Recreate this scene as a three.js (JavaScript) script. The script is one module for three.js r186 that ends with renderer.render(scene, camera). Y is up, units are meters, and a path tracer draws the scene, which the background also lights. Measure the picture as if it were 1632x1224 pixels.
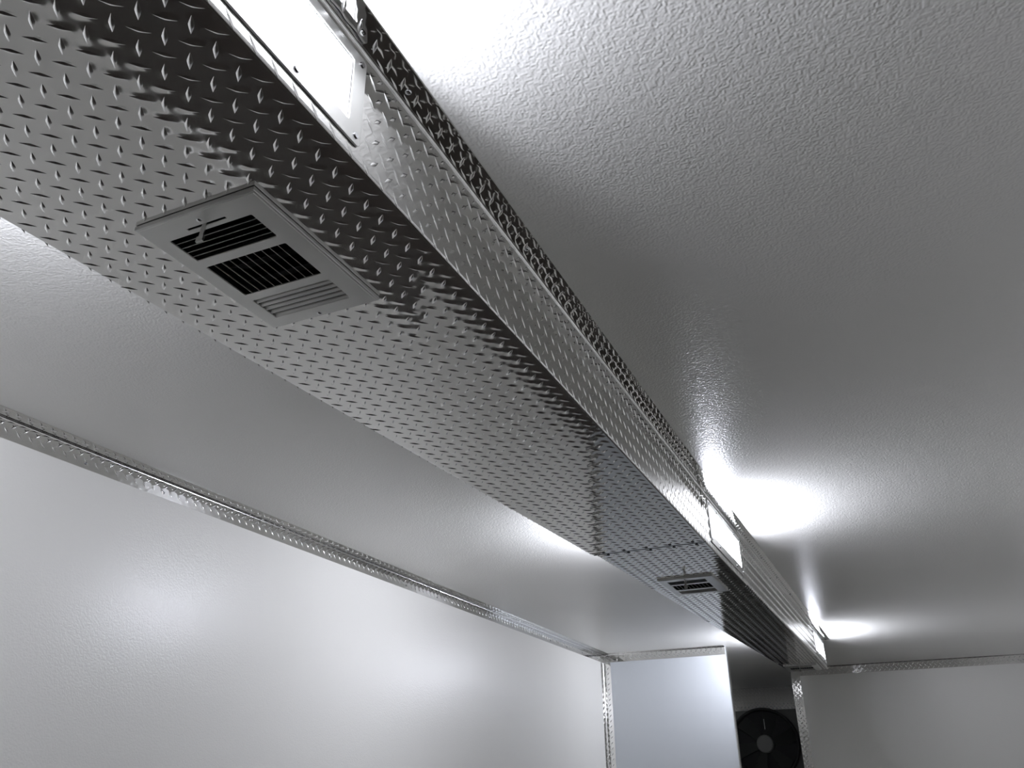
import * as THREE from 'three';
import { mergeGeometries } from 'three/addons/utils/BufferGeometryUtils.js';
import { RectAreaLightUniformsLib } from 'three/addons/lights/RectAreaLightUniformsLib.js';
RectAreaLightUniformsLib.init();

// ------------------------------------------------------------ camera, exposure
const scene = new THREE.Scene();
scene.background = new THREE.Color(0x000000);
const EYE = 1.29;                                   // eye above the floor
const camera = new THREE.PerspectiveCamera(2 * Math.atan(612 / 1327.11) * 180 / Math.PI, 1632 / 1224, 0.05, 60);
camera.rotation.order = 'YXZ';
camera.rotation.set(0.4538, 0.4206, -0.0108);
camera.position.set(0, EYE, 0);
camera.updateMatrixWorld(true);
const renderer = new THREE.WebGLRenderer({ antialias: true });
renderer.toneMapping = THREE.LinearToneMapping;
renderer.toneMappingExposure = 0.65;
renderer.shadowMap.enabled = true;
const LED_POWER = 7.5, FILL_TUBE_POWER = 11.2;              // strength of the boards and of the added fill tube in each recessed lamp
const LED_COLOR = new THREE.Color().setRGB(0.94, 0.965, 1.09);

// ------------------------------------------------------------ helpers
let seed = 20241;
const rnd = () => { seed = (seed * 1664525 + 1013904223) >>> 0; return seed / 4294967296; };
const V = (x, y, z) => new THREE.Vector3(x, y, z);
const taken = new Map();
function numbered(n) { const k = taken.get(n) ?? 0; taken.set(n, k + 1); return k ? `${n}_${String(k).padStart(3, '0')}` : n; }
function tag(o, label, category, group, kind) {
  o.userData.label = label; o.userData.category = category;
  if (group) o.userData.group = group;
  if (kind) o.userData.kind = kind;
  return o;
}
function mesh(name, geo, mat, parent) {
  const m = new THREE.Mesh(geo, mat); m.castShadow = m.receiveShadow = true;
  m.name = parent && parent !== scene ? name : numbered(name);
  (parent ?? scene).add(m); return m;
}
function thing(name, label, category, pos = [0, 0, 0], group, kind) {
  const g = new THREE.Group(); g.name = numbered(name); g.position.set(...pos); scene.add(g);
  return tag(g, label, category, group, kind);
}
function box(x0, x1, y0, y1, z0, z1) {
  const g = new THREE.BoxGeometry(Math.abs(x1 - x0), Math.abs(y1 - y0), Math.abs(z1 - z0));
  g.translate((x0 + x1) / 2, (y0 + y1) / 2, (z0 + z1) / 2); return g;
}
function uvBox(g) {                                  // uv in metres on axis-aligned boxes
  const p = g.attributes.position, n = g.attributes.normal, uv = g.attributes.uv;
  for (let i = 0; i < p.count; i++) {
    const ax = Math.abs(n.getX(i)), ay = Math.abs(n.getY(i)), az = Math.abs(n.getZ(i));
    if (ax > ay && ax > az) uv.setXY(i, p.getZ(i), p.getY(i));
    else if (ay > az) uv.setXY(i, p.getX(i), p.getZ(i));
    else uv.setXY(i, p.getX(i), p.getY(i));
  }
  return g;
}
function merge(list) { return mergeGeometries(list.map((g) => { const h = g.index ? g.toNonIndexed() : g; for (const k of Object.keys(h.attributes)) if (!['position', 'normal', 'uv'].includes(k)) h.deleteAttribute(k); return h; })); }

function faceOut(g) {                                // turn the triangles the way the normals point
  const p = g.attributes.position, n = g.attributes.normal, ix = g.index.array, a = V(), b = V(), c = V(), m = V();
  for (let i = 0; i < ix.length; i += 3) {
    a.fromBufferAttribute(p, ix[i]); b.fromBufferAttribute(p, ix[i + 1]); c.fromBufferAttribute(p, ix[i + 2]); m.fromBufferAttribute(n, ix[i]);
    if (b.sub(a).cross(c.sub(a)).dot(m) < 0) { const t = ix[i + 1]; ix[i + 1] = ix[i + 2]; ix[i + 2] = t; }
  }
  return g;
}

// ------------------------------------------------------------ textures
function floatTex(n, fn) {
  const d = new Float32Array(n * n * 4);
  for (let j = 0; j < n; j++) for (let i = 0; i < n; i++) { const v = fn(i, j), o = (j * n + i) * 4; d[o] = d[o + 1] = d[o + 2] = v; d[o + 3] = 1; }
  const t = new THREE.DataTexture(d, n, n, THREE.RGBAFormat, THREE.FloatType);
  t.wrapS = t.wrapT = THREE.RepeatWrapping; t.magFilter = THREE.LinearFilter; t.minFilter = THREE.LinearFilter; t.needsUpdate = true; return t;
}
function noiseGrid(n, cells) {                       // tiling value noise, smooth
  const g = new Float32Array(cells * cells); for (let i = 0; i < g.length; i++) g[i] = rnd();
  return (x, y) => {
    const fx = x / n * cells, fy = y / n * cells, i = Math.floor(fx), j = Math.floor(fy);
    let u = fx - i, v = fy - j; u = u * u * (3 - 2 * u); v = v * v * (3 - 2 * v);
    const a = (q, r) => g[((r % cells) + cells) % cells * cells + ((q % cells) + cells) % cells];
    return (a(i, j) * (1 - u) + a(i + 1, j) * u) * (1 - v) + (a(i, j + 1) * (1 - u) + a(i + 1, j + 1) * u) * v;
  };
}
const PITCH = 0.0365;                                // tread plate period
// the sheet swells softly around every pressed bar
const sheetBump = floatTex(96, (i, j) => {
  let h = 0;
  for (let a = -1; a <= 1; a++) for (let b = -1; b <= 1; b++) {
    for (const [cx, cy, s] of [[0, 0, 1], [0.5, 0.5, -1]]) {
      const x = ((i + 0.5) / 96 - cx - a) * PITCH, y = ((j + 0.5) / 96 - cy - b) * PITCH;
      const l = (x + s * y) / Math.SQRT2, w = (x - s * y) / Math.SQRT2;
      h += Math.exp(-(l * l) / (2 * 0.0085 ** 2) - (w * w) / (2 * 0.0045 ** 2));
    }
  }
  return h;
});
const orangePeel = (() => {
  const n = 1024, a = noiseGrid(n, 310), b = noiseGrid(n, 120), c = noiseGrid(n, 24), e = noiseGrid(n, 7);
  const t = floatTex(n, (x, y) => 0.85 * a(x, y) + 0.15 * b(x, y) + 0.06 * c(x, y) + 0.15 * e(x, y));
  return t;
})();
function colorNoise(base, amp, cells, n = 256) {
  const d = new Uint8Array(n * n * 4), f = cells.map((c) => noiseGrid(n, c));
  for (let j = 0; j < n; j++) for (let i = 0; i < n; i++) {
    let v = 0; for (const q of f) v += (q(i, j) - 0.5) / f.length;
    const o = (j * n + i) * 4; for (let c = 0; c < 3; c++) d[o + c] = Math.max(0, Math.min(255, base[c] + v * amp)); d[o + 3] = 255;
  }
  const t = new THREE.DataTexture(d, n, n); t.colorSpace = THREE.SRGBColorSpace; t.wrapS = t.wrapT = THREE.RepeatWrapping; t.magFilter = THREE.LinearFilter; t.needsUpdate = true; return t;
}

// ------------------------------------------------------------ materials
const lin = (r, g, b) => new THREE.Color().setRGB(r, g, b);
const M = {
  frp: new THREE.MeshPhysicalMaterial({ color: lin(0.85, 0.842, 0.80), roughness: 0.3, bumpMap: orangePeel, bumpScale: 0.00065 }),
  frpWall: new THREE.MeshPhysicalMaterial({ color: lin(0.85, 0.842, 0.80), roughness: 0.33, bumpMap: orangePeel, bumpScale: 0.0003 }),
  laminate: new THREE.MeshPhysicalMaterial({ color: lin(0.70, 0.735, 0.77), roughness: 0.5 }),
  floor: new THREE.MeshStandardMaterial({ map: colorNoise([44, 36, 29], 20, [40, 90, 12]), roughness: 0.55 }),
  tread: new THREE.MeshStandardMaterial({ color: lin(0.80, 0.795, 0.775), metalness: 1, roughness: 0.055, bumpMap: sheetBump, bumpScale: 0.00018 }),
  bar: new THREE.MeshStandardMaterial({ color: lin(0.83, 0.825, 0.81), metalness: 1, roughness: 0.22 }),
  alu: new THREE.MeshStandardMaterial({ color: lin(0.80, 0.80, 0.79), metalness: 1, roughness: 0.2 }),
  plate: new THREE.MeshStandardMaterial({ color: lin(0.82, 0.82, 0.80), metalness: 1, roughness: 0.3 }),
  register: new THREE.MeshStandardMaterial({ color: lin(0.72, 0.72, 0.70), metalness: 1, roughness: 0.3 }),
  chrome: new THREE.MeshStandardMaterial({ color: lin(0.75, 0.76, 0.78), metalness: 1, roughness: 0.12 }),
  black: new THREE.MeshStandardMaterial({ color: lin(0.02, 0.02, 0.021), roughness: 0.55 }),
  dark_gap: new THREE.MeshStandardMaterial({ color: lin(0.012, 0.012, 0.013), roughness: 0.9 }),
  damper: new THREE.MeshStandardMaterial({ color: lin(0.045, 0.045, 0.05), roughness: 0.6, metalness: 0.3 }),
  reflector: new THREE.MeshStandardMaterial({ color: lin(0.86, 0.87, 0.86), roughness: 0.6 }),
  led: new THREE.MeshStandardMaterial({ color: lin(0.9, 0.9, 0.9), roughness: 0.6, emissive: LED_COLOR, emissiveIntensity: 12 }),
  fan: new THREE.MeshStandardMaterial({ color: lin(0.06, 0.063, 0.06), roughness: 0.5 }),
  hub: new THREE.MeshStandardMaterial({ color: lin(0.34, 0.345, 0.33), roughness: 0.5 }),
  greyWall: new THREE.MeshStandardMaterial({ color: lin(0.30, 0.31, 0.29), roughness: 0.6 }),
};

// ------------------------------------------------------------ dimensions (metres)
const H = EYE + 0.913, YB = EYE + 0.7213;            // ceiling, underside of the duct
const XL = -2.075, XR = 0.93;                        // long walls
const ZL = -6.261, ZR = -7.789, ZB = -9.2, ZN = 2.2; // left partition, right partition, rear room, wall behind the camera
const XV2 = -1.1445, XV3 = -0.909;

// ------------------------------------------------------------ tread bars
function makeBar() {                                 // one pressed lens-shaped bar, long axis x, up y
  const L = 0.0140, W = 0.0037, Ht = 0.0019, S = [-1, -0.66, -0.3, 0, 0.3, 0.66, 1], C = [[-1, 0], [-0.45, 0.68], [0, 1], [0.45, 0.68], [1, 0]], pos = [], idx = [];
  for (const s of S) {
    const k = 1 - Math.pow(Math.abs(s), 1.25), h = 1 - Math.pow(Math.abs(s), 1.6);
    for (const [c, q] of C) pos.push(s * L, Ht * h * q - 0.0002, c * W * k);
  }
  for (let i = 0; i < S.length - 1; i++) for (let c = 0; c < 4; c++) { const a = 5 * i + c; idx.push(a, a + 1, a + 5, a + 1, a + 6, a + 5); }
  const g = new THREE.BufferGeometry(); g.setAttribute('position', new THREE.Float32BufferAttribute(pos, 3)); g.setIndex(idx);
  g.setAttribute('uv', new THREE.Float32BufferAttribute(new Float32Array(pos.length / 3 * 2), 2)); g.computeVertexNormals(); return g;
}
const barGeo = makeBar();
const project = (() => { const f = 1327.11; return (p) => { const c = p.clone().applyMatrix4(camera.matrixWorldInverse); return c.z < -0.05 ? [816 - f * c.x / c.z, 612 + f * c.y / c.z, -c.z] : null; }; })();
/* pressed pattern on a plate: o = lattice origin, u/v unit axes in the plate, n = outward normal (world),
   range in lattice metres, inside(a, b) says whether a bar centre lies on the plate */
function treadBars(parent, o, u, v, n, a0, a1, b0, b1, inside, single = 0) {
  const list = [];
  const X1 = u.clone().add(v).normalize(), X2 = u.clone().sub(v).normalize();
  for (let i = Math.floor(a0 / PITCH) - 1; i <= Math.ceil(a1 / PITCH) + 1; i++)
    for (let j = Math.floor(b0 / PITCH) - 1; j <= Math.ceil(b1 / PITCH) + 1; j++)
      for (const [da, db, X] of [[0, 0, X1], [0.5, 0.5, X2]]) {
        const a = (i + da) * PITCH, b = (j + db) * PITCH;
        if (a < a0 || a > a1 || b < b0 || b > b1 || (inside && !inside(a, b))) continue;
        const p = o.clone().addScaledVector(u, a).addScaledVector(v, b);
        const m = new THREE.Matrix4().makeBasis(X, n, X.clone().cross(n)).setPosition(p);
        const s = project(p); let size = 0;
        if (s && s[0] > 0 && s[0] < 1632 && s[1] > 0 && s[1] < 1224) size = 1 / s[2];
        list.push({ m, size });
      }
  list.sort((p, q) => q.size - p.size);
  let k = 0;
  for (; k < Math.min(single, list.length) && list[k].size > 0; k++) {
    const b = mesh('tread_bar', barGeo, M.bar, parent); b.matrixAutoUpdate = true; list[k].m.decompose(b.position, b.quaternion, b.scale);
  }
  const rest = list.slice(k);
  if (rest.length) {
    const im = new THREE.InstancedMesh(barGeo, M.bar, rest.length); im.name = 'tread_pattern'; im.userData.kind = 'stuff';
    rest.forEach((r, i) => im.setMatrixAt(i, r.m)); im.castShadow = im.receiveShadow = true; parent.add(im);
  }
}
/* a thin plate: polygon pts [[a,b]...] in lattice metres, holes, extruded against n by thickness */
function plateGeo(o, u, v, n, pts, holes = [], th = 0.002) {
  const s = new THREE.Shape(pts.map((p) => new THREE.Vector2(...p)));
  for (const h of holes) s.holes.push(new THREE.Path(h.map((p) => new THREE.Vector2(...p))));
  const g = new THREE.ExtrudeGeometry(s, { depth: th, bevelEnabled: false, steps: 1 });
  const p = g.attributes.position, uv = g.attributes.uv;
  for (let i = 0; i < p.count; i++) uv.setXY(i, p.getX(i) / PITCH, p.getY(i) / PITCH);
  const right = u.clone().cross(v).dot(n) > 0;       // extrusion runs along u x v
  g.translate(0, 0, right ? -th : 0);
  g.applyMatrix4(new THREE.Matrix4().makeBasis(u, v, u.clone().cross(v)).setPosition(o));
  return g;
}
const rect = (a0, a1, b0, b1) => [[a0, b0], [a1, b0], [a1, b1], [a0, b1]];

// ------------------------------------------------------------ room shell
tag(mesh('floor', uvBox(box(XL - 0.06, XR + 0.06, -0.05, 0, ZB - 0.06, ZN + 0.06)), M.floor), 'dark floor of the long narrow room', 'floor', null, 'structure');
tag(mesh('ceiling', uvBox(box(XL - 0.06, XR + 0.06, H, H + 0.05, ZB - 0.06, ZN + 0.06)), M.frp), 'glossy white pebbled ceiling panel above the metal duct', 'ceiling', null, 'structure');
tag(mesh('wall_left', uvBox(box(XL - 0.05, XL, 0, H, ZB, ZN)), M.frpWall), 'glossy white pebbled long wall at left below the tread plate trim', 'wall', null, 'structure');
tag(mesh('wall_right', uvBox(box(XR, XR + 0.05, 0, H, ZB, ZN)), M.frpWall), 'white long wall on the right side of the room', 'wall', null, 'structure');
tag(mesh('wall_near', uvBox(box(XL, XR, 0, H, ZN, ZN + 0.05)), M.frpWall), 'white end wall behind the viewer', 'wall', null, 'structure');
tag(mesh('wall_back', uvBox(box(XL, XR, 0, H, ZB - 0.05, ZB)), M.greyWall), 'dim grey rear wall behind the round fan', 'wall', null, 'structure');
{
  const w = mesh('wall_far_left', uvBox(box(XL, XV2 - 0.002, 0, H, ZL - 0.045, ZL)), M.laminate);
  tag(w, 'smooth bluish white partition panel left of the dark opening', 'wall', null, 'structure');
  mesh('edge_trim', box(XV2 - 0.004, XV2, 0, H - 0.002, ZL - 0.047, ZL + 0.003), M.alu, w);
  tag(mesh('wall_far_right', uvBox(box(XV3, XR, 0, H, ZR - 0.045, ZR)), M.frpWall), 'grey shaded partition wall right of the dark opening', 'wall', null, 'structure');
}

// ------------------------------------------------------------ tread plate trims
const ax = { x: V(1, 0, 0), y: V(0, 1, 0), z: V(0, 0, 1), nx: V(-1, 0, 0), ny: V(0, -1, 0), nz: V(0, 0, -1) };
const T = 0.0016;
/* L-shaped corner trim along direction d from point c (the corner line), legs along e1 and e2 (widths w1, w2) */
function cornerTrim(name, label, c, d, len, e1, w1, e2, w2, single1 = 0, single2 = 0, screws = 0) {
  const g = thing(name, label, 'trim', [0, 0, 0], null, 'structure');
  const R = 0.006, legs = [[e1, e2, w1, single1, 'ceiling_leg'], [e2, e1, w2, single2, 'wall_leg']];
  for (const [e, n, w, single, nm] of legs) {
    const o = c.clone().addScaledVector(n, T);
    const leg = mesh(nm, plateGeo(o, d, e, n, rect(0, len, R, w), [], T), M.tread, g);
    treadBars(leg, o, d, e, n, 0.012, len - 0.012, 0.004, w - 0.008, null, single);
  }
  // concave rounded fold
  const pos = [], idx = [], nrm = [];
  const N = 6;
  for (let k = 0; k <= 1; k++) for (let i = 0; i <= N; i++) {
    const t = i / N * Math.PI / 2, ce = c.clone().addScaledVector(e1, R + T).addScaledVector(e2, R + T).addScaledVector(d, k * len);
    const nn = e1.clone().multiplyScalar(-Math.cos(t)).addScaledVector(e2, -Math.sin(t));
    ce.addScaledVector(nn, R); pos.push(ce.x, ce.y, ce.z); nrm.push(-nn.x, -nn.y, -nn.z);
  }
  for (let i = 0; i < N; i++) idx.push(i, i + 1, N + 1 + i, i + 1, N + 2 + i, N + 1 + i);
  const fg = new THREE.BufferGeometry(); fg.setAttribute('position', new THREE.Float32BufferAttribute(pos, 3)); fg.setAttribute('normal', new THREE.Float32BufferAttribute(nrm, 3));
  fg.setAttribute('uv', new THREE.Float32BufferAttribute(new Float32Array(pos.length / 3 * 2), 2)); fg.setIndex(idx); faceOut(fg);
  mesh('fold', fg, M.bar, g);
  for (let i = 0; i < screws; i++) {
    const s = mesh('screw', new THREE.SphereGeometry(0.0042, 10, 6, 0, Math.PI * 2, 0, Math.PI / 2), M.chrome, g);
    s.position.copy(c).addScaledVector(d, len * (i + 0.5) / screws).addScaledVector(e2, w2 * 0.72).addScaledVector(e1, T);
    s.quaternion.setFromUnitVectors(V(0, 1, 0), e1);
  }
  return g;
}
cornerTrim('trim_1', 'long tread plate corner trim where left wall meets ceiling', V(XL, H, 1.6), ax.nz, 1.6 - ZL, ax.x, 0.0615, ax.ny, 0.058, 90, 160, 26);
cornerTrim('trim_2', 'short tread plate trim along top of bluish white panel', V(XL, H, ZL), ax.x, XV2 - XL - 0.012, ax.z, 0.0615, ax.ny, 0.058, 0, 0, 4);
cornerTrim('trim_3', 'upright tread plate trim in corner of left wall and bluish panel', V(XL, 0.02, ZL), ax.y, H - 0.02 - 0.06, ax.x, 0.058, ax.z, 0.058, 0, 0, 0);
cornerTrim('trim_4', 'tread plate trim along top of grey right partition', V(XV3 + 0.07, H, ZR), ax.x, XR - XV3 - 0.07, ax.z, 0.035, ax.ny, 0.066, 0, 0, 8);
{
  const g = thing('trim_5', 'upright tread plate edging on left side of grey right partition', 'trim', [0, 0, 0], null, 'structure');
  const o = V(XV3 - 0.003, 0.02, ZR + 0.002);
  const f = mesh('front_leg', plateGeo(o, ax.x, ax.y, ax.z, rect(0, 0.075, 0, H - 0.02), [], 0.002), M.tread, g);
  treadBars(f, o, ax.x, ax.y, ax.z, 0.006, 0.069, 0.01, H - 0.12, null, 0);
  mesh('reveal_leg', box(XV3 - 0.003, XV3 - 0.001, 0.02, H, ZR - 0.047, ZR + 0.002), M.alu, g);
  for (const y of [1.86, 2.06]) { const s = mesh('screw', new THREE.SphereGeometry(0.006, 10, 6), M.chrome, g); s.position.set(XV3 + 0.035, y, ZR + 0.002); s.scale.z = 0.5; }
}
{
  const g = thing('trim_6', 'dim tread plate band above the round fan in rear room', 'trim', [0, 0, 0], null, 'structure');
  const o = V(XL, H - 0.215, ZB + 0.003);
  const f = mesh('band', plateGeo(o, ax.x, ax.y, ax.z, rect(0, XR - XL, 0, 0.213), [], 0.003), M.tread, g);
  treadBars(f, o, ax.x, ax.y, ax.z, 0.02, XR - XL - 0.02, 0.008, 0.205, null, 0);
}
{
  const g = thing('trim_7', 'tread plate skirting along foot of the left wall', 'trim', [0, 0, 0], null, 'structure');
  const o = V(XL + 0.003, 0.003, ZN - 0.1);
  const f = mesh('high_panel', plateGeo(o, ax.nz, ax.y, ax.x, rect(0, 5.5, 0, 0.5), [], 0.003), M.tread, g);
  treadBars(f, o, ax.nz, ax.y, ax.x, 0.02, 5.48, 0.01, 0.49, null, 0);
  const cap = new THREE.CylinderGeometry(0.013, 0.013, 5.5, 16); cap.rotateX(Math.PI / 2); cap.translate(XL + 0.006, 0.508, ZN - 0.1 - 2.75); mesh('glint_cap', cap, M.alu, g);  // unseen cap, added for the bright glints mirrored in the duct
  const f2 = mesh('low_panel', plateGeo(o, ax.nz, ax.y, ax.x, rect(5.5, ZN - 0.1 - ZL - 0.01, 0, 0.1), [], 0.003), M.tread, g);
  treadBars(f2, o, ax.nz, ax.y, ax.x, 5.52, ZN - 0.12 - ZL, 0.01, 0.09, null, 0);
}

// ------------------------------------------------------------ duct
const ZS = -2.69, ZE = -6.30, ZD = ZN - 0.005;       // seam, far end, near end
const xr = (z) => z > ZS ? -0.5165 : -0.5165 + (ZS - z) / (ZS - ZE) * 0.030;
const xl = (z) => z > ZS ? -1.061 - 0.0557 * z : -0.897 + (ZS - z) * 0.0425;
const FL = 0.043;
// lamps and grilles: [z near, z far]
const LAMPS = [[-0.106, -0.676], [-2.775, -3.335], [-5.66, -6.23]];
const FR_Y0 = EYE + 0.742, FR_Y1 = EYE + 0.89, BORD = 0.0255;
const REGS = [[-0.769, -0.8095], [-0.700, -3.291], [-0.632, -6.118]];   // face centres x, z
const RW = 0.2105, RL = 0.304;
const regOpen = REGS.map(([x, z]) => [x - 0.079, x + 0.079, z - 0.128, z + 0.128]);
{
  const duct = thing('air_duct', 'long tread plate air duct hung along the white ceiling', 'duct', [0, 0, 0]);
  const sections = [[ZD, ZS, 190, 100, 10], [ZS, ZE, 0, 0, 0]];
  const CR = 0.005;                                  // fold radius
  sections.forEach(([za, zb, nb, ns, nf], k) => {
    const dy = k ? -0.0008 : 0;
    const e = 0.003;
    // bottom sheet: lattice u = x, v = z
    const o = V(-0.699, YB + dy, -0.3535), a = (x) => x + 0.699, b = (z) => z + 0.3535;
    const zA = za - (k ? e : 0), zC = zb + (k ? 0 : e);
    const XRa = xr(zA), XRb = xr(zC + (k ? 0 : 1e-4)), XLa = xl(k ? zA - 1e-4 : zA), XLb = xl(zC + (k ? 0 : 1e-4));
    const holes = regOpen.filter((h) => h[3] < zA && h[2] > zC).map((h) => rect(a(h[0]), a(h[1]), b(h[2]), b(h[3])));
    const bottom = mesh('bottom_panel', plateGeo(o, ax.x, ax.z, ax.ny, [[a(XLa + CR), b(zA)], [a(XRa - CR), b(zA)], [a(XRb - CR), b(zC)], [a(XLb + CR), b(zC)]], holes), M.tread, duct);
    const hit = (x, z) => REGS.some(([rx, rz]) => Math.abs(x - rx) < RW / 2 + 0.004 && Math.abs(z - rz) < RL / 2 + 0.004);
    const edge = (f0, f1, z) => f0 + (f1 - f0) * (zA - z) / (zA - zC);
    treadBars(bottom, o, ax.x, ax.z, ax.ny, -1, 1, b(zC) + 0.012, b(zA) - 0.012, (p, q) => {
      const x = p - 0.699, z = q - 0.3535; return x > edge(XLa, XLb, z) + 0.008 && x < edge(XRa, XRb, z) - 0.006 && !hit(x, z);
    }, nb);
    // side sheets with lamp cut-outs, ceiling flanges and rounded folds
    for (const side of [1, -1]) {
      const P0 = V(side > 0 ? XRa : XLa, YB + dy, zA), P1 = V(side > 0 ? XRb : XLb, YB + dy, zC);
      const v = P1.clone().sub(P0), len = v.length(); v.normalize();
      const n = V(side, 0, 0); n.addScaledVector(v, -n.dot(v)).normalize();
      const tz = (z) => (zA - z) / (zA - zC) * len, top = H - YB - dy - 0.002;
      const cut = LAMPS.filter((l) => l[0] < zA && l[1] > zC).map((l) => rect(tz(l[0]) + 0.013, tz(l[1]) - 0.013, FR_Y0 + 0.013 - YB, FR_Y1 - 0.013 - YB));
      const shift = side > 0 && k === 0 ? ((zA + 0.7517) % PITCH + PITCH) % PITCH : 0;
      const so = P0.clone().addScaledVector(v, shift).add(V(0, 0.0994 - 2 * PITCH, 0));
      const y0 = 0.0994 - 2 * PITCH, sp = mesh('side_panel', plateGeo(so, v, ax.y, n, rect(-shift, len - shift, CR - y0, top - y0), cut.map((c) => c.map(([p, q]) => [p - shift, q - y0]))), M.tread, duct);
      treadBars(sp, so, v, ax.y, n, -shift + 0.012, len - shift - 0.012, 0.004 - y0, top - y0 - 0.004, (p, q) => !LAMPS.some((l) => p + shift > tz(l[0]) - 0.008 && p + shift < tz(l[1]) + 0.008 && q + y0 > FR_Y0 - YB - 0.006 && q + y0 < FR_Y1 - YB + 0.006), side > 0 ? ns : 0);
      const FT = 0.055, fo = P0.clone().add(V(0, top - 0.0023, 0)), uf = n.clone().multiplyScalar(Math.cos(FT)).add(V(0, Math.sin(FT), 0)), nf = n.clone().multiplyScalar(Math.sin(FT)).add(V(0, -Math.cos(FT), 0));   // the flange is bent a little past square
      const fl = mesh('ceiling_flange', plateGeo(fo, v, uf, nf, rect(0, len, 0.002, FL)), M.tread, duct);
      treadBars(fl, fo, v, uf, nf, 0.01, len - 0.01, 0.006, FL - 0.008, null, side > 0 ? nf : 0);
      // lower fold: quarter round
      const pos = [], nrm = [], idx = [], N = 6;
      for (let q = 0; q <= 1; q++) for (let i = 0; i <= N; i++) {
        const t = i / N * Math.PI / 2, c = (q ? P1 : P0).clone().addScaledVector(n, -CR).add(V(0, CR, 0));
        const nn = n.clone().multiplyScalar(Math.cos(t)).add(V(0, -Math.sin(t), 0)); c.addScaledVector(nn, CR);
        pos.push(c.x, c.y, c.z); nrm.push(nn.x, nn.y, nn.z);
      }
      for (let i = 0; i < N; i++) idx.push(i, N + 1 + i, i + 1, i + 1, N + 1 + i, N + 2 + i);
      const g = new THREE.BufferGeometry(); g.setAttribute('position', new THREE.Float32BufferAttribute(pos, 3)); g.setAttribute('normal', new THREE.Float32BufferAttribute(nrm, 3));
      g.setAttribute('uv', new THREE.Float32BufferAttribute(new Float32Array(pos.length / 3 * 2), 2)); g.setIndex(idx); faceOut(g);
      mesh('corner_fold', g, M.bar, duct);
      // upper fold: concave round into the flange
      const cp = [], cn = [], ci = [];
      for (let q = 0; q <= 1; q++) for (let i = 0; i <= N; i++) {
        const t = i / N * Math.PI / 2, c = (q ? P1 : P0).clone().addScaledVector(n, CR).add(V(0, top - 0.0023 - CR, 0));
        const nn = n.clone().multiplyScalar(Math.cos(t)).add(V(0, -Math.sin(t), 0)); c.addScaledVector(nn, -CR);
        cp.push(c.x, c.y, c.z); cn.push(nn.x, nn.y, nn.z);
      }
      for (let i = 0; i < N; i++) ci.push(i, N + 1 + i, i + 1, i + 1, N + 1 + i, N + 2 + i);
      const cg = new THREE.BufferGeometry(); cg.setAttribute('position', new THREE.Float32BufferAttribute(cp, 3)); cg.setAttribute('normal', new THREE.Float32BufferAttribute(cn, 3));
      cg.setAttribute('uv', new THREE.Float32BufferAttribute(new Float32Array(cp.length / 3 * 2), 2)); cg.setIndex(ci); faceOut(cg);
      mesh('flange_fold', cg, M.bar, duct);
      // flange screws
      for (let z = 0.1; z > -6.2; z -= 0.43) if (z < zA - 0.03 && z > zC + 0.03) {
        const s = mesh('screw', new THREE.SphereGeometry(0.0052, 12, 6, 0, Math.PI * 2, 0, Math.PI / 2), M.chrome, duct);
        s.position.copy(fo).addScaledVector(v, tz(z)).addScaledVector(uf, 0.017); s.rotation.x = Math.PI; s.scale.y = 0.55;
      }
    }
  });
  mesh('joint_strip', merge([box(xl(-2.68) + 0.004, xr(ZS) - 0.004, YB + 0.0025, YB + 0.004, ZS - 0.02, ZS + 0.02), box(xr(ZS) - 0.0045, xr(ZS) - 0.003, YB + 0.004, H - 0.004, ZS - 0.02, ZS + 0.02)]), M.dark_gap, duct);
  mesh('end_panel', box(xl(ZE) + 0.002, xr(ZE) - 0.002, YB, H - 0.003, ZE, ZE + 0.002), M.alu, duct);
  for (const x of [-0.862, -0.79, -0.713, -0.633, -0.557]) for (const z of [-2.672, -2.706]) {
    const s = mesh('rivet', new THREE.SphereGeometry(0.006, 10, 5, 0, Math.PI * 2, 0, Math.PI / 2), M.damper, duct);
    s.position.set(x + (z < -2.69 ? 0.006 : 0), YB - (z < ZS ? 0.0008 : 0), z); s.rotation.x = Math.PI; s.scale.y = 0.5;
  }
}

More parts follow.
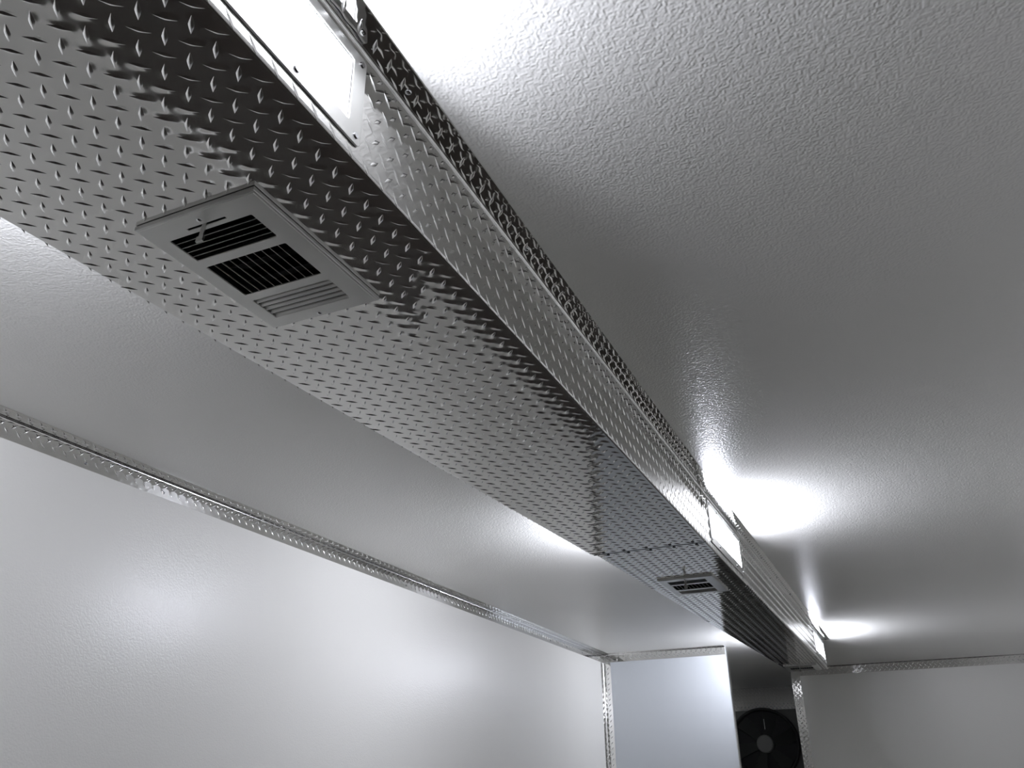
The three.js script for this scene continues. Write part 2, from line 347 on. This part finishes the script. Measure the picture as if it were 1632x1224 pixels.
// ------------------------------------------------------------ recessed lamps
function roundRect(S, x0, x1, y0, y1, r) {
  S.moveTo(x0 + r, y0); S.lineTo(x1 - r, y0); S.quadraticCurveTo(x1, y0, x1, y0 + r); S.lineTo(x1, y1 - r); S.quadraticCurveTo(x1, y1, x1 - r, y1);
  S.lineTo(x0 + r, y1); S.quadraticCurveTo(x0, y1, x0, y1 - r); S.lineTo(x0, y0 + r); S.quadraticCurveTo(x0, y0, x0 + r, y0); return S;
}
const LW = 0.05, LH = 0.066, DEPTH = 0.118, TILT = 0.22, TURN = 1.0, OY0 = 0.048, OY1 = 0.058;   // board size, depth, tilt up, turn along the duct, opening below and above the middle
function lamp(zn, zf, side, label) {
  const zc = (zn + zf) / 2, X = side > 0 ? xr(zc) : xl(zc), yc = (FR_Y0 + FR_Y1) / 2;
  const L = zn - zf, Hh = FR_Y1 - FR_Y0;
  const g = thing('recessed_lamp', label, 'lamp', [X, yc, zc], 'lamps let into the duct sides');
  const dz = 0.05, slope = side > 0 ? xr(zc - dz) - xr(zc + dz) : xl(zc - dz) - xl(zc + dz);
  g.rotation.y = Math.atan2(slope, 2 * dz) * -1 + (side > 0 ? 0 : Math.PI);   // local +x points out of the duct
  // local frame: x out, y up, z along the duct
  const s = roundRect(new THREE.Shape(), -L / 2, L / 2, -Hh / 2, Hh / 2, 0.008);
  s.holes.push(roundRect(new THREE.Path(), -L / 2 + BORD, L / 2 - BORD, -OY0, OY1, 0.006));
  const f = new THREE.ExtrudeGeometry(s, { depth: 0.0014, bevelEnabled: true, bevelSize: 0.0006, bevelThickness: 0.0006, bevelSegments: 2, curveSegments: 6 });
  f.rotateY(Math.PI / 2); f.translate(0.0012, 0, 0);
  mesh('frame', f, M.plate, g);
  // white tray tapering to the light source
  const ow = L / 2 - BORD - 0.001, iw = LW / 2 + 0.004, ih = LH / 2 + 0.008, o0 = OY0 - 0.001, o1 = OY1 - 0.001;
  const P = [], q = (a, b, c, d) => P.push(...a, ...b, ...c, ...a, ...c, ...d);
  const o = [[0, -o0, -ow], [0, -o0, ow], [0, o1, ow], [0, o1, -ow]], n = [[-DEPTH, -ih, -iw], [-DEPTH, -ih, iw], [-DEPTH, ih, iw], [-DEPTH, ih, -iw]];
  for (let i = 0; i < 4; i++) { const j = (i + 1) % 4; q(o[i], o[j], n[j], n[i]); }
  q(n[0], n[1], n[2], n[3]);
  const tg = new THREE.BufferGeometry(); tg.setAttribute('position', new THREE.Float32BufferAttribute(P, 3)); tg.setAttribute('uv', new THREE.Float32BufferAttribute(new Float32Array(P.length / 3 * 2), 2)); tg.computeVertexNormals();
  mesh('reflector_tray', tg, M.reflector, g);
  for (const [sz, sy] of [[1, 1], [1, -1], [-1, 1], [-1, -1], [0.56, -1], [-0.56, -1], [0.56, 1], [-0.56, 1]]) {
    const c = mesh('screw', new THREE.CylinderGeometry(0.0042, 0.0052, 0.0026, 14), M.chrome, g);
    c.rotation.z = -Math.PI / 2; c.position.set(0.0042, sy * (Hh / 2 - 0.0125), sz * (L / 2 - 0.0105));
  }
  for (const k of [1, -1]) {                         // two small boards set in a wedge, one towards each end
    const n = V(Math.cos(TURN) * Math.cos(TILT), Math.sin(TILT), k * Math.sin(TURN) * Math.cos(TILT)), up = V(0, 1, 0).addScaledVector(n, -n.y).normalize();
    const at = V(-DEPTH + 0.032, 0, k * 0.022), basis = new THREE.Matrix4().makeBasis(up.clone().cross(n), up, n);
    const lp = mesh('led_panel', box(-LW / 2, LW / 2, -LH / 2, LH / 2, -0.003, 0), M.led, g); lp.position.copy(at); lp.quaternion.setFromRotationMatrix(basis);
    const li = new THREE.RectAreaLight(LED_COLOR, LED_POWER / 2 / (Math.PI * LW * LH), LW, LH);
    li.name = 'lamp_light'; li.position.copy(at).addScaledVector(n, 0.003); li.castShadow = true;
    li.quaternion.setFromRotationMatrix(new THREE.Matrix4().makeBasis(up.clone().cross(n).negate(), up, n.clone().negate())); g.add(li);
  }
  // added glowing tube along the opening, softens and spreads the lamp light
  const TL = L - 2 * BORD - 0.03, tube = new THREE.CapsuleGeometry(0.008, TL - 0.016, 4, 12); tube.rotateX(Math.PI / 2);
  mesh('fill_tube', tube, M.led, g).position.set(-0.022, -0.006, 0);
  const tl = new THREE.RectAreaLight(LED_COLOR, FILL_TUBE_POWER / (Math.PI * TL * 0.016), TL, 0.016);
  tl.name = 'fill_tube_light'; tl.position.set(-0.012, -0.006, 0); tl.rotation.y = -Math.PI / 2; tl.castShadow = true; g.add(tl);
}
const where = ['nearest', 'middle', 'farthest'];
LAMPS.forEach(([zn, zf], i) => {
  lamp(zn, zf, 1, ['glowing recessed lamp in duct side, largest, at top of photo', 'glowing recessed lamp in duct side, middle of the three, beyond the seam', 'glowing recessed lamp at far end of duct, smallest of the three'][i]);
  lamp(zn, zf, -1, `glowing recessed lamp on the hidden left side of duct, ${where[i]}`);
});

// ------------------------------------------------------------ air grilles
function airGrille(cx, cz, label) {
  const g = thing('air_grille', label, 'vent', [cx, YB, cz], 'air grilles in the duct underside');
  // local: x across, z along (+z near), face looks down
  const A = [0.057, 0.113], B = [-0.048, 0.040], C = [-0.124, -0.065], xo = [-0.0785, 0.0695];
  const S = roundRect(new THREE.Shape(), -RW / 2 + 0.004, RW / 2 - 0.004, -RL / 2 + 0.004, RL / 2 - 0.004, 0.002);
  for (const [z0, z1] of [A, B, C]) S.holes.push(roundRect(new THREE.Path(), xo[0], xo[1], z0, z1, 0.003));
  S.holes.push(new THREE.Path([[-0.036, 0.1195], [0.033, 0.1195], [0.033, 0.1248], [-0.036, 0.1248]].map((p) => new THREE.Vector2(...p))));
  const f = new THREE.ExtrudeGeometry(S, { depth: 0.0012, bevelEnabled: true, bevelThickness: 0.0008, bevelSize: 0.0008, bevelSegments: 1, curveSegments: 4 });
  f.rotateX(Math.PI / 2); f.translate(0, -0.0072, 0);            // shape y becomes z
  mesh('face_plate', f, M.register, g);
  // turned-up rim all round
  const rim = new THREE.Shape(rect(-RW / 2, RW / 2, -RL / 2, RL / 2).map((p) => new THREE.Vector2(...p)));
  rim.holes.push(new THREE.Path(rect(-RW / 2 + 0.0045, RW / 2 - 0.0045, -RL / 2 + 0.0045, RL / 2 - 0.0045).map((p) => new THREE.Vector2(...p))));
  const rg = new THREE.ExtrudeGeometry(rim, { depth: 0.0055, bevelEnabled: true, bevelThickness: 0.001, bevelSize: 0.001, bevelOffset: -0.001, bevelSegments: 2 });
  rg.rotateX(Math.PI / 2); rg.translate(0, -0.0018, 0);
  mesh('rim', rg, M.register, g);
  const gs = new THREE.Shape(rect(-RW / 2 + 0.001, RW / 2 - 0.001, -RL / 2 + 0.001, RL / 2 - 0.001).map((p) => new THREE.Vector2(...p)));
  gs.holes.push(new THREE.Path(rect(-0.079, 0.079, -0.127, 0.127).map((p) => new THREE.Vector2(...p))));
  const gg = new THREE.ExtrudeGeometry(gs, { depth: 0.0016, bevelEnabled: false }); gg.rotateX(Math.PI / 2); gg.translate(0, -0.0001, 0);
  mesh('dark_gap', gg, M.dark_gap, g);  // near-black sheet, paints the shadow gap between rim and duct
  // dark throat behind the face
  const w = 0.0785, l = 0.1275, hgt = 0.042;
  mesh('throat', merge([box(-w, w, hgt - 0.001, hgt, -l, l), box(-w, -w + 0.001, 0, hgt, -l, l), box(w - 0.001, w, 0, hgt, -l, l), box(-w, w, 0, hgt, -l, -l + 0.001), box(-w, w, 0, hgt, l - 0.001, l)]), M.dark_gap, g);
  // louvres: thin curved blades
  const blade = (len, along, tilt, deep = 0.014) => {            // bent near the face
    const sec = [[0, 0], [0.0025 * Math.sign(tilt), 0.003], [Math.sin(tilt) * deep, Math.abs(Math.cos(tilt)) * deep]], th = 0.0007;
    const sh = new THREE.Shape([...sec.map(([a, b]) => new THREE.Vector2(a - th / 2, b)), ...sec.slice().reverse().map(([a, b]) => new THREE.Vector2(a + th / 2, b))]);
    const e = new THREE.ExtrudeGeometry(sh, { depth: len, bevelEnabled: false }); e.translate(0, 0, -len / 2);
    if (along === 'x') e.rotateY(Math.PI / 2);                   // section axis becomes -z
    return e;
  };
  const xm = (xo[0] + xo[1]) / 2, yl = -0.0085;
  const ga = blade(xo[1] - xo[0] + 0.002, 'x', 0.72), gb = blade(B[1] - B[0] + 0.002, 'z', -0.75), gc = blade(xo[1] - xo[0] + 0.002, 'x', -0.95, 0.0062);
  for (let i = 1; i < 5; i++) mesh('louvre', ga, M.register, g).position.set(xm, yl, A[0] + (A[1] - A[0]) * i / 5);
  for (let i = 1; i < 10; i++) mesh('louvre', gb, M.register, g).position.set(xo[0] + (xo[1] - xo[0]) * i / 10, yl, (B[0] + B[1]) / 2);
  for (let i = 0; i < 5; i++) mesh('louvre', gc, M.register, g).position.set(xm, yl, C[0] + 0.001 + (C[1] - C[0]) * i / 5);
  const dg = box(-0.073, 0.073, 0.03, 0.0312, -0.02, 0.02); dg.rotateX(0);
  for (let i = 0; i < 6; i++) { const d = mesh('damper_blade', box(-0.075, 0.075, -0.0005, 0.0005, -0.02, 0.02), M.damper, g); d.position.set(0, 0.026, -0.105 + i * 0.042); d.rotation.x = 0.5; }
  const lever = merge([box(-0.004, 0.004, -0.034, 0.0, -0.0009, 0.0009), box(-0.006, 0.006, -0.038, -0.029, -0.0018, 0.0018)]);
  const lv = mesh('lever', lever, M.alu, g); lv.position.set(-0.003, -0.004, 0.123); lv.rotation.x = -0.12;
  for (const [x, z] of [[-0.004, -0.142], [-0.004, 0.1335]]) { const c = mesh('screw', new THREE.SphereGeometry(0.004, 12, 6, 0, Math.PI * 2, 0, Math.PI / 2), M.chrome, g); c.rotation.x = Math.PI; c.scale.y = 0.5; c.position.set(x, -0.0092, z); }
}
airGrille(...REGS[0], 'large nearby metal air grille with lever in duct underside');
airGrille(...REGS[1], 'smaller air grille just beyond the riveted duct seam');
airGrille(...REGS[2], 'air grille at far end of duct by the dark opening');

// ------------------------------------------------------------ fan in the rear room
{
  const C = [-1.405, EYE + 0.385, ZB + 0.004];
  const g = thing('exhaust_fan', 'dark round wall fan with grey hub seen through the opening', 'fan', C);
  const ring = new THREE.LatheGeometry([[0.318, 0], [0.33, 0], [0.332, 0.07], [0.326, 0.085], [0.312, 0.085], [0.306, 0.07], [0.306, 0.004]].map((p) => new THREE.Vector2(...p)), 56);
  ring.rotateX(Math.PI / 2); mesh('shroud_ring', ring, M.fan, g);
  const back = new THREE.CylinderGeometry(0.31, 0.31, 0.002, 48); back.rotateX(Math.PI / 2); back.translate(0, 0, 0.002); mesh('backing', back, M.black, g);
  const hub = new THREE.LatheGeometry([[0.0001, 0.075], [0.018, 0.075], [0.02, 0.071], [0.07, 0.069], [0.08, 0.064], [0.083, 0.05], [0.083, 0.02], [0.0001, 0.02]].map((p) => new THREE.Vector2(...p)), 36);
  hub.rotateX(Math.PI / 2); mesh('hub', hub, M.hub, g);
  for (let i = 0; i < 6; i++) {
    const s = new THREE.Shape(); s.moveTo(0.07, -0.035); s.quadraticCurveTo(0.18, -0.085, 0.292, -0.075); s.quadraticCurveTo(0.305, 0.0, 0.285, 0.075); s.quadraticCurveTo(0.18, 0.05, 0.07, 0.035);
    const b = new THREE.ExtrudeGeometry(s, { depth: 0.003, bevelEnabled: false, curveSegments: 6 }); b.rotateX(0.42);
    const m = mesh('blade', b, M.fan, g); m.position.z = 0.034; m.rotation.z = i * Math.PI / 3 + 0.25;
  }
  for (const y of [-0.17, 0.02, 0.2]) { const w = Math.sqrt(0.307 ** 2 - y * y); mesh('strut', box(-w, w, y - 0.008, y + 0.008, 0.011, 0.015), M.black, g); }
  mesh('glint_sliver', box(0.018, 0.024, 0.13, 0.225, 0.07, 0.082), M.alu, g);  // metal sliver standing in for a bright reflecting edge
}

renderer.render(scene, camera);
